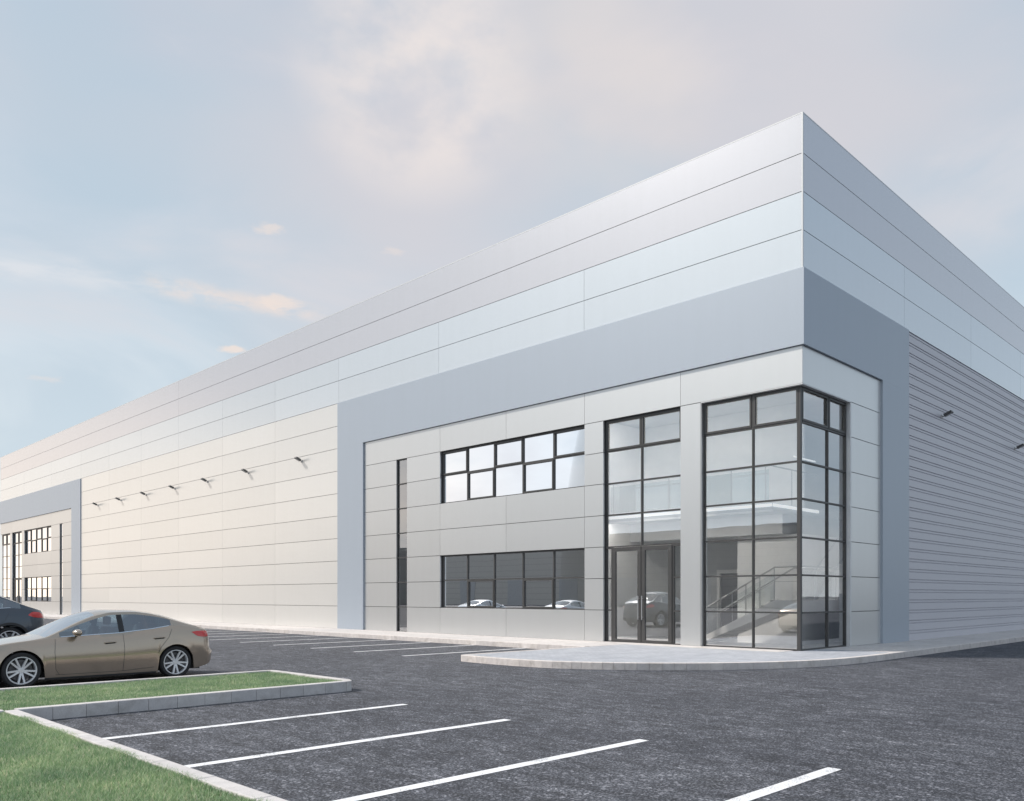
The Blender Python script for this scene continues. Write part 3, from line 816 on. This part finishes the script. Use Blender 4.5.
    # seams, waist trim and handles laid on the real surface
    def ribbon(mb, pts, wdt, off, s):
        P2 = []
        for (xa, za), (xb_, zb_) in zip(pts[:-1], pts[1:]):
            nn = max(2, int(math.hypot(xb_-xa, zb_-za)/.04))
            P2 += [(xa+(xb_-xa)*k/nn, za+(zb_-za)*k/nn) for k in range(nn)]
        P2.append(pts[-1]); vs = []
        for i, (x, z) in enumerate(P2):
            a = P2[max(0,i-1)]; b_ = P2[min(len(P2)-1,i+1)]; dx, dz = b_[0]-a[0], b_[1]-a[1]; L = math.hypot(dx, dz) or 1
            nx, nz = -dz/L*wdt/2, dx/L*wdt/2
            for q in (-1, 1):
                xx, zz = x+nx*q, z+nz*q; vs.append((xx, s*(surf(xx, zz)+off), zz))
        n = len(P2); mb.add(vs, [(2*i, 2*i+1, 2*i+3, 2*i+2) for i in range(n-1)])
    for s in (-1, 1):
        sm = MB()
        for pts in P['seams']: ribbon(sm, pts, .007, .0015, s)
        sm.obj('door_seam', M['black'], bo)
    for s in (-1, 1): tm = MB(); ribbon(tm, P['trim'], .012, .004, s); tm.obj('waist_trim', M['chrome'], bo)
    for s in (-1, 1):
        for (x, z) in P['handles']:
            h = MB(); yb_ = surf(x, z)
            ribbon(h, [(x-.09, z-.012), (x+.09, z+.0)], .028, .002, s)
            h.obj('handle_recess', M['black'], bo)
            h = MB(); pts = [(x-.10, s*(yb_+.012), z+.002), (x-.06, s*(yb_+.034), z+.008), (x+.06, s*(yb_+.034), z+.014), (x+.10, s*(yb_+.012), z+.014)]
            h.tube(pts, .013, 8); h.obj('door_handle', paint, root, smooth=50)
        # mirror
        mx, mz = P['mirror']; my = surf(mx, mz-.03)
        h = MB(); seg = 12; rg = 8; vs = []; fs = []
        for a in range(rg+1):
            th = PI*a/rg
            for b_ in range(seg):
                ph = 2*PI*b_/seg
                vs.append((mx+.10*math.cos(ph)*abs(math.sin(th))**.6*(1 if math.cos(ph) < 0 else .45), s*(my+.15+.13*math.cos(th)), mz+.055+.066*math.sin(ph)*math.sin(th)))
        for a in range(rg):
            for b_ in range(seg): fs.append((a*seg+b_, a*seg+(b_+1)%seg, (a+1)*seg+(b_+1)%seg, (a+1)*seg+b_))
        h.add(vs, fs); mo = h.obj('wing_mirror', paint, root, smooth=50)
        h = MB(); h.tube([(mx+.01, s*(my-.01), mz-.01), (mx, s*(my+.10), mz+.01)], .022, 8); h.obj('mirror_stalk', M['black'], mo, smooth=50)
        # tail and head lamps: patches following the body
        for key, m_, nm in (('tail', M['red'], 'tail_light'), ('head', M['headlamp'], 'headlight')):
            lo, hi = P[key]; lo, hi = interp(lo), interp(hi); xa, xb_ = P[key][0][0][0], P[key][0][-1][0]
            h = MB(); n = 14; vs = []
            for i in range(n+1):
                x = xa+(xb_-xa)*i/n
                for q in range(5):
                    z = lo(x)+(hi(x)-lo(x))*q/4; vs.append((wx(x, z), s*(surf(x, z)+.008*math.sin(PI*q/4)*math.sin(PI*min(1,(i+.2)/n))+.003), z))
            h.add(vs, [(i*5+q, (i+1)*5+q, (i+1)*5+q+1, i*5+q+1) for i in range(n) for q in range(4)])
            h.obj(nm, m_, root, smooth=60)
    # black sill / rear valance
    for s in (-1, 1):
        bl = MB(); ribbon(bl, [(-xw+ar+.02, zbase(-xw+ar)+.015), (xw-ar-.02, zbase(xw-ar)+.015)], .03, .003, s)
        bl.obj('sill_trim', M['black'], bo)
        if P.get('cladding'):
            for c in (-xw, xw):
                bl = MB(); ribbon(bl, [(c+(ar+.035)*math.cos(a), r+(ar+.035)*math.sin(a)) for a in np.linspace(.05, PI-.05, 18)], .06, .006, s)
                bl.obj('arch_trim', M['black'], bo)
    # underbody, seats, steering wheel, dashboard
    u = MB(); u.box((xf+.25, -P['w'][3][1]*.70, zbase(0)+.02), (xr-.18, P['w'][3][1]*.70, min(.5, zs(0)-.25)))
    u.obj('underbody', M['black'], root)
    it = empty('interior'); it.parent = root
    base = min(.5, zs(0)-.25); rf = zc(.2)
    for sx, sy in ((-.12,-.36), (-.12,.36), (.78,-.38), (.78,.38), (.80,0)):
        h = MB(); W = .22
        h.box((sx-.28, sy-W, base), (sx+.2, sy+W, base+.10))
        vs = []
        for d in (-W, W): vs += [(sx+.12, sy+d, base+.08), (sx+.22, sy+d, base+.08), (sx+.40, sy+d*.85, rf-.33), (sx+.30, sy+d*.85, rf-.32)]
        h.add(vs, [(0,1,2,3),(7,6,5,4),(0,4,5,1),(1,5,6,2),(2,6,7,3),(3,7,4,0)])
        h.obj('seat', M['seat'], it, bevel=.03)
        h = MB(); h.box((sx+.30, sy-.12, rf-.29), (sx+.39, sy+.12, rf-.13)); h.obj('headrest', M['seat'], it, bevel=.035)
    h = MB(); h.box((P['screen'][0]+.12, -.6, base), (P['screen'][0]+.45, .6, zs(0)-.02)); h.obj('dashboard', M['black'], it, bevel=.04)
    h = MB(); sc = P['screen'][0]+.62
    h.tube([(sc+.05*math.sin(a)*.6, -.36+.18*math.cos(a), zs(0)-.02+.17*math.sin(a)) for a in np.linspace(0, 2*PI, 20)], .014, 6); h.obj('steering_wheel', M['black'], it, smooth=50)
    for x in (-xw, xw):
        for s in (-1, 1): make_wheel(root, x, s*(P['track']), r, P['tw'], s)
    return root
saloon = dict(wheelbase=2.68, r=.310, arch=.350, track=.765, tw=.20, xf=-2.22, xr=2.10, gh=.33, tumble=.25,
    zc=[(-2.22,.55),(-2.15,.64),(-1.9,.735),(-1.5,.82),(-1.05,.885),(-.95,.905),(-.6,1.085),(-.30,1.225),(-.05,1.305),(.25,1.345),(.6,1.345),(1.0,1.30),(1.3,1.225),(1.6,1.12),(1.85,1.03),(1.98,.985),(2.06,.955),(2.10,.90)],
    zr=[(-2.22,.52),(-2.1,.62),(-1.6,.77),(-1.1,.835),(-.95,.86),(-.72,.955),(-.45,1.075),(-.2,1.175),(0,1.24),(.25,1.29),(.6,1.295),(.9,1.26),(1.15,1.195),(1.35,1.125),(1.6,1.045),(1.85,.985),(1.98,.945),(2.06,.92),(2.10,.87)],
    zs=[(-2.22,.50),(-2.1,.60),(-1.6,.755),(-1.1,.82),(-.8,.85),(-.3,.875),(.3,.90),(.9,.96),(1.25,1.015),(1.4,1.02),(1.7,.98),(1.9,.94),(1.98,.915),(2.06,.89),(2.10,.84)],
    w=[(-2.22,.55),(-2.12,.72),(-1.95,.82),(-1.5,.868),(-.9,.868),(.5,.868),(1.2,.878),(1.6,.872),(1.85,.855),(1.96,.82),(2.05,.75),(2.10,.65)],
    zb=[(-2.22,.25),(-2.1,.17),(-1.8,.15),(-.9,.125),(.9,.125),(1.7,.17),(1.9,.21),(2.02,.26),(2.10,.33)],
    snap=[-.95,-.72,.30,.40,1.27,-.16,1.10,1.62,-.05],
    win1=(-.72,.30), win2=(.40,1.27), screen=(-.95,-.05), rear=(1.10,1.80),
    seams=[[(-.80,.83),(-.82,.60),(-.80,.30),(-.74,.20)],[(.36,.885),(.37,.6),(.35,.20)],[(1.27,.96),(1.20,.80),(1.05,.62),(.99,.50)],[(-.8,.20),(.35,.20),(.92,.24)]],
    trim=[(-.70,.868),(-.3,.885),(.3,.912),(.9,.972),(1.22,1.022)], handles=[(.12,.735),(1.02,.79)], mirror=(-.46,.885),
    tail=([(1.66,.885),(1.80,.80),(1.95,.785),(2.07,.79)],[(1.66,.89),(1.80,.905),(1.95,.905),(2.07,.872)]),
    head=([(-2.16,.50),(-2.0,.52),(-1.75,.60)],[(-2.16,.57),(-2.0,.63),(-1.75,.68)]))
saloon['snap'].append(1.80); saloon['bz'] = .56
car = make_car(saloon, M['paint_tan'], 'parked_car', 'bronze saloon car with alloy wheels parked behind the grass island', 'car')
car['group'] = 'cars parked in the yard'
car.location = (5.52, 17.02, 0)
def sc(pts, a, b_): return [(p[0]*a, p[1]*b_) for p in pts]
suv = dict(wheelbase=2.93, r=.385, arch=.45, track=.85, tw=.26, xf=-2.40, xr=2.37, gh=.42, tumble=.24,
    zc=[(-2.40,.70),(-2.3,.86),(-1.9,1.0),(-1.3,1.10),(-1.0,1.14),(-.5,1.42),(-.15,1.60),(.3,1.69),(.8,1.67),(1.2,1.58),(1.6,1.42),(1.95,1.27),(2.2,1.185),(2.3,1.15),(2.37,1.05)],
    zr=[(-2.40,.66),(-2.3,.82),(-1.9,.95),(-1.3,1.05),(-1.0,1.08),(-.5,1.35),(-.15,1.52),(.3,1.61),(.8,1.59),(1.2,1.50),(1.6,1.35),(1.95,1.215),(2.2,1.14),(2.3,1.11),(2.37,1.02)],
    zs=[(-2.40,.62),(-2.3,.80),(-1.9,.93),(-1.3,1.03),(-1.0,1.05),(0,1.10),(.8,1.14),(1.4,1.18),(1.7,1.17),(2.0,1.13),(2.2,1.09),(2.3,1.06),(2.37,.98)],
    w=[(-2.40,.65),(-2.28,.84),(-2.0,.93),(-1.3,.985),(.8,.975),(1.5,.99),(1.9,.97),(2.15,.90),(2.29,.82),(2.37,.70)],
    zb=[(-2.40,.35),(-2.2,.25),(-1.8,.22),(1.8,.22),(2.1,.30),(2.3,.40),(2.37,.48)],
    snap=[-1.0,-.80,.36,.46,1.74,-.15,1.15,1.95],
    win1=(-.80,.36), win2=(.46,1.74), screen=(-1.0,-.15), rear=(1.15,1.95),
    seams=[[(-.95,1.03),(-.97,.7),(-.9,.35)],[(.41,1.10),(.42,.7),(.40,.35)],[(1.45,1.14),(1.35,.95),(1.05,.7),(1.0,.5)],[(-.9,.34),(.4,.33),(.95,.36)]],
    trim=[(-.78,1.07),(.3,1.125),(1.5,1.20)], handles=[(.15,.98),(1.12,1.03)], mirror=(-.55,1.10), cladding=True,
    tail=([(1.92,1.0),(2.05,.955),(2.2,.94),(2.345,.93)],[(1.92,1.03),(2.05,1.09),(2.2,1.08),(2.345,1.01)]),
    head=([(-2.34,.66),(-2.1,.72),(-1.85,.80)],[(-2.34,.76),(-2.1,.84),(-1.85,.88)]))
suv_raise = 1.075; suv['bz'] = .72
for k_ in ('zc','zr','zs'): suv[k_] = [(a, b_*suv_raise) for a, b_ in suv[k_]]
suv['tail'] = tuple([(a, b_*suv_raise) for a, b_ in q_] for q_ in suv['tail'])
suv['trim'] = [(a, b_*suv_raise) for a, b_ in suv['trim']]; suv['handles'] = [(a, b_*suv_raise) for a, b_ in suv['handles']]; suv['mirror'] = (-.55, 1.18)
c2 = make_car(suv, M['paint_dark'], 'parked_car', 'dark blue-black sloping-roof utility car with its tail showing at the left edge', 'car')
c2['group'] = 'cars parked in the yard'
c2.location = (4.70, 25.9, 0)
# cars out of frame on the left, seen mirrored in the office windows
for (x, y, rz, m_, lb) in ((3.3,41.0,.0,'paint_silver','silver saloon car seen mirrored in the left of the lower office window'),
                           (3.0,33.5,.0,'paint_white','white saloon car seen mirrored in the right of the lower office window')):
    c = copy_tree(car); c.location = (x, y, 0); c.rotation_euler = (0,0,rz); c['label'] = lb
    for ch in c.children:
        if ch.type == 'MESH' and ch.data.materials and ch.data.materials[0] == M['paint_tan']:
            ch.data = ch.data.copy(); ch.data.materials[0] = M[m_]

# ------------------------------------------------------------------ the unit across the yard (out of frame, mirrored in the office glass)
ow = empty('warehouse', (-62, 20, 0)); tag(ow, 'plain grey warehouse across the yard, mirrored in the lower office windows', 'warehouse')
q = MB()
for i in range(27):
    for k in range(11): q.box((-.06, i*6.2+.006, k+.01), (0, i*6.2+6.194, k+.99))
q.obj('wall_cladding', M['far_cladding'], ow)
q = MB(); q.box((-30, 0, 0), (-.062, 167.4, 11)); q.obj('wall', M['gap'], ow)
q = MB(); q.box((-30, -.1, 11.002), (.1, 167.5, 11.25)); q.obj('roof', M['roofing'], ow)
for i in range(13):
    q = MB(); q.box((.002, 7+i*12.4, .0), (.06, 11+i*12.4, 4.4)); q.obj('roller_door', M['roofing'], ow)
# ------------------------------------------------------------------ sky, sun, camera
EL, AZ = math.radians(43), math.radians(50)      # AZ measured from -x towards +y
sdir = Vector((-math.cos(AZ)*math.cos(EL), math.sin(AZ)*math.cos(EL), math.sin(EL)))
sun = bpy.data.lights.new('sun', 'SUN'); sun.energy = 3.8; sun.angle = math.radians(4); sun.color = (1, .93, .85)
so = bpy.data.objects.new('sun', sun); C.objects.link(so); so.rotation_euler = (-sdir).to_track_quat('-Z', 'Y').to_euler()
w = bpy.data.worlds.new('World'); S.world = w; w.use_nodes = True; nt = w.node_tree
for n_ in list(nt.nodes): nt.nodes.remove(n_)
out = nt.nodes.new('ShaderNodeOutputWorld'); bg = nt.nodes.new('ShaderNodeBackground'); bg.inputs['Strength'].default_value = .10
nt.links.new(bg.outputs[0], out.inputs['Surface'])
sky = nt.nodes.new('ShaderNodeTexSky'); sky.sky_type = 'NISHITA'; sky.sun_disc = False
sky.sun_elevation = EL; sky.sun_rotation = math.atan2(sdir.x, sdir.y); sky.dust_density = 2.0; sky.air_density = 1.0; sky.altitude = 0
tc = nt.nodes.new('ShaderNodeTexCoord'); vec = tc.outputs['Generated']
def wmix(f, a, b_, t='MIX'):
    mx = nt.nodes.new('ShaderNodeMix'); mx.data_type = 'RGBA'; mx.blend_type = t
    for s_, v in ((mx.inputs['Factor'], f), (mx.inputs[6], a), (mx.inputs[7], b_)):
        if hasattr(v, 'links'): nt.links.new(v, s_)
        elif isinstance(v, (int, float)): s_.default_value = v
        else: s_.default_value = (*v, 1)
    return mx.outputs[2]
def wm(op, a, b_=None, c_=None, clamp=False):
    m_ = nt.nodes.new('ShaderNodeMath'); m_.operation = op; m_.use_clamp = clamp
    for i, v in enumerate((a, b_, c_)):
        if v is None: continue
        if hasattr(v, 'links'): nt.links.new(v, m_.inputs[i])
        else: m_.inputs[i].default_value = v
    return m_.outputs[0]
sep = nt.nodes.new('ShaderNodeSeparateXYZ'); nt.links.new(vec, sep.inputs[0])
def grad(z, stops):
    r_ = nt.nodes.new('ShaderNodeValToRGB'); el = r_.color_ramp.elements
    el[0].position, el[0].color = stops[0][0], (*stops[0][1], 1); el[1].position, el[1].color = stops[-1][0], (*stops[-1][1], 1)
    for p, c_ in stops[1:-1]: e_ = el.new(p); e_.color = (*c_, 1)
    nt.links.new(z, r_.inputs['Fac']); return r_.outputs['Color']
# thin high haze: pale and warm low down, grey-blue higher up (values are divided by the background strength)
hz = grad(wm('MAXIMUM', sep.outputs['Z'], 0), [(0, (.86,.86,.83)), (.14, (.74,.81,.84)), (.32, (.56,.65,.72)), (.55, (.48,.56,.65)), (1, (.36,.45,.56))])
sc10 = nt.nodes.new('ShaderNodeVectorMath'); sc10.operation = 'SCALE'; sc10.inputs['Scale'].default_value = 10; nt.links.new(hz, sc10.inputs[0])
col = wmix(.85, sky.outputs[0], sc10.outputs[0])
def mapped(scale, loc=(0,0,0)):
    mp = nt.nodes.new('ShaderNodeMapping'); mp.inputs['Scale'].default_value = scale; mp.inputs['Location'].default_value = loc
    nt.links.new(vec, mp.inputs['Vector']); return mp.outputs[0]
def wn(v, s_, d=5, r_=.55, di=0):
    n_ = nt.nodes.new('ShaderNodeTexNoise'); n_.inputs['Scale'].default_value = s_; n_.inputs['Detail'].default_value = d
    n_.inputs['Roughness'].default_value = r_; n_.inputs['Distortion'].default_value = di; nt.links.new(v, n_.inputs['Vector']); return n_.outputs['Fac']
def ss(v, a, b_):
    m_ = nt.nodes.new('ShaderNodeMapRange'); m_.interpolation_type = 'SMOOTHSTEP'; m_.inputs['From Min'].default_value = a; m_.inputs['From Max'].default_value = b_
    nt.links.new(v, m_.inputs['Value']); return m_.outputs[0]
def blob(d, c0, c1):
    """soft mask round one direction of the sky"""
    v = nt.nodes.new('ShaderNodeVectorMath'); v.operation = 'DOT_PRODUCT'; nt.links.new(vec, v.inputs[0]); L = Vector(d).normalized(); v.inputs[1].default_value = L
    return ss(v.outputs['Value'], c0, c1)
# brightness falls away from the sun: warm glow round it, bluer and darker on the opposite side
def ddot(d):
    v = nt.nodes.new('ShaderNodeVectorMath'); v.operation = 'DOT_PRODUCT'; nt.links.new(vec, v.inputs[0]); v.inputs[1].default_value = Vector(d).normalized() if Vector(d).length > .5 else Vector(d)
    return v.outputs['Value']
dark = ss(ddot((.25,-.95,.05)), -.25, .75)
col = wmix(dark, col, wmix(1.0, col, (.92,.95,1.0), 'MULTIPLY'))
glow = ss(ddot((-.86,.46,.22)), .25, 1.0)
col = wmix(wm('MULTIPLY', glow, .95), col, (8.6,9.1,9.5))
lowg = wm('MULTIPLY', ss(ddot((-.30,.95,.05)), .86, .995), wm('SUBTRACT', 1, ss(sep.outputs['Z'], .03, .34)))
col = wmix(wm('MULTIPLY', lowg, 1.0), col, (16,13.3,10.6))
lay = wn(mapped((1,1,2.6),(7.3,2.1,.4)), 2.6, 6, .55, .5)
col = wmix(wm('MULTIPLY', wm('SUBTRACT', 1, ss(lay, .38, .56)), .5), col, (4.1,5.3,6.3))
col = wmix(wm('MULTIPLY', ss(lay, .50, .68), .55), col, (6.5,6.45,6.8))
# faint veils everywhere
veil = wm('MULTIPLY', ss(wn(mapped((1,1,1.8),(3.1,1.7,.4)), 1.3, 4, .5, .2), .42, .72), .40)
col = wmix(veil, col, (5.8,5.8,6.2))
# broad lilac cloud high over the roof
m1 = wm('MULTIPLY', blob((.60,.60,.56), .90, .99), ss(wn(mapped((1,1,2)), 1.9, 4, .45, .3), .34, .66))
m2 = wm('MULTIPLY', blob((.70,.47,.56), .90, .99), ss(wn(mapped((1,1,2),(1,2,3)), 2.0, 4, .45, .3), .36, .66))
col = wmix(wm('MULTIPLY', wm('MAXIMUM', m1, m2), .75), col, (6.1,5.85,6.15))
m3 = wm('MULTIPLY', blob((.53,.665,.532), .990, 1.0), ss(wn(mapped((1,1,1.5),(2,0,1)), 7, 5, .55), .30, .62))
m3b = wm('MULTIPLY', blob((.66,.52,.535), .988, .9995), ss(wn(mapped((1,1,1.5),(1,0,2)), 4, 4, .5), .35, .65))
col = wmix(wm('MULTIPLY', m3, .7), col, (8.4,7.5,7.0)); col = wmix(wm('MULTIPLY', m3b, .5), col, (7.2,6.6,6.3))
# one thin streak low on the left, along a great circle, with warm puffs on its right-hand end
wob = wm('MULTIPLY_ADD', wn(mapped((1,1,1),(5,1,2)), 7, 3, .5), .030, -.012)
band = ddot((.1068,.3059,-.946)); dist = wm('ABSOLUTE', wm('SUBTRACT', band, wob))
stn = ss(wn(mapped((1,1,4),(.3,.2,0)), 9, 6, .6, .3), .32, .62)
m4 = wm('MULTIPLY', wm('MULTIPLY', wm('SUBTRACT', 1, ss(dist, .0, .022)), stn), blob((.21,.925,.32), .972, .992))
col = wmix(wm('MULTIPLY', m4, .34), col, (8.6,8.1,7.9))
m5 = wm('MULTIPLY', wm('MULTIPLY', wm('SUBTRACT', 1, ss(dist, .001, .015)), ss(wn(mapped((1,1,3),(1.3,.2,0)), 18, 5, .6, .3), .36, .60)), blob((.425,.85,.315), .9938, .9985))
col = wmix(wm('MULTIPLY', m5, .55), col, (8.2,6.85,6.1))
def puff(d, rad, flat, seed):
    v = nt.nodes.new('ShaderNodeVectorMath'); v.operation = 'SUBTRACT'; nt.links.new(vec, v.inputs[0]); v.inputs[1].default_value = Vector(d).normalized()
    v2 = nt.nodes.new('ShaderNodeVectorMath'); v2.operation = 'MULTIPLY'; nt.links.new(v.outputs[0], v2.inputs[0]); v2.inputs[1].default_value = (1, 1, flat*1.35)
    v3 = nt.nodes.new('ShaderNodeVectorMath'); v3.operation = 'LENGTH'; nt.links.new(v2.outputs[0], v3.inputs[0])
    rr = wm('ADD', v3.outputs['Value'], wm('MULTIPLY', wm('SUBTRACT', wn(mapped((1,1,2.5),(seed,0,1)), 30, 4, .6, .3), .5), rad*2.3))
    return wm('SUBTRACT', 1, ss(rr, rad*.25, rad))
for d, rad, fl_, k_, sd in (((.4447,.8065,.3897), .026, 3, .5, 1.1), ((.4305,.8613,.270), .020, 3, .75, 2.3), ((.556,.74,.379), .018, 2.5, .3, 3.7), ((.2595,.94,.2214), .022, 3, .3, 5.1), ((.462,.828,.322), .024, 2, .6, 6.3)):
    col = wmix(wm('MULTIPLY', puff(d, rad, fl_, sd), k_), col, (8.2,6.95,6.2))
nt.links.new(col, bg.inputs['Color'])

cam = bpy.data.cameras.new('camera'); cam.lens = 835.45/1024*36; cam.sensor_width = 36; cam.sensor_fit = 'HORIZONTAL'
cam.shift_y = (595.86-400.5)/1024; cam.clip_end = 5000; cam.clip_start = .05
co_ = bpy.data.objects.new('camera', cam); C.objects.link(co_); co_.location = (0,0,1.6); co_.rotation_euler = (math.radians(90), 0, math.radians(45.1-90))
S.camera = co_
S.view_settings.view_transform = 'Standard'; S.view_settings.look = 'None'; S.view_settings.gamma = 1; S.view_settings.exposure = .17
S.cycles.max_bounces = 8; S.cycles.transparent_max_bounces = 16
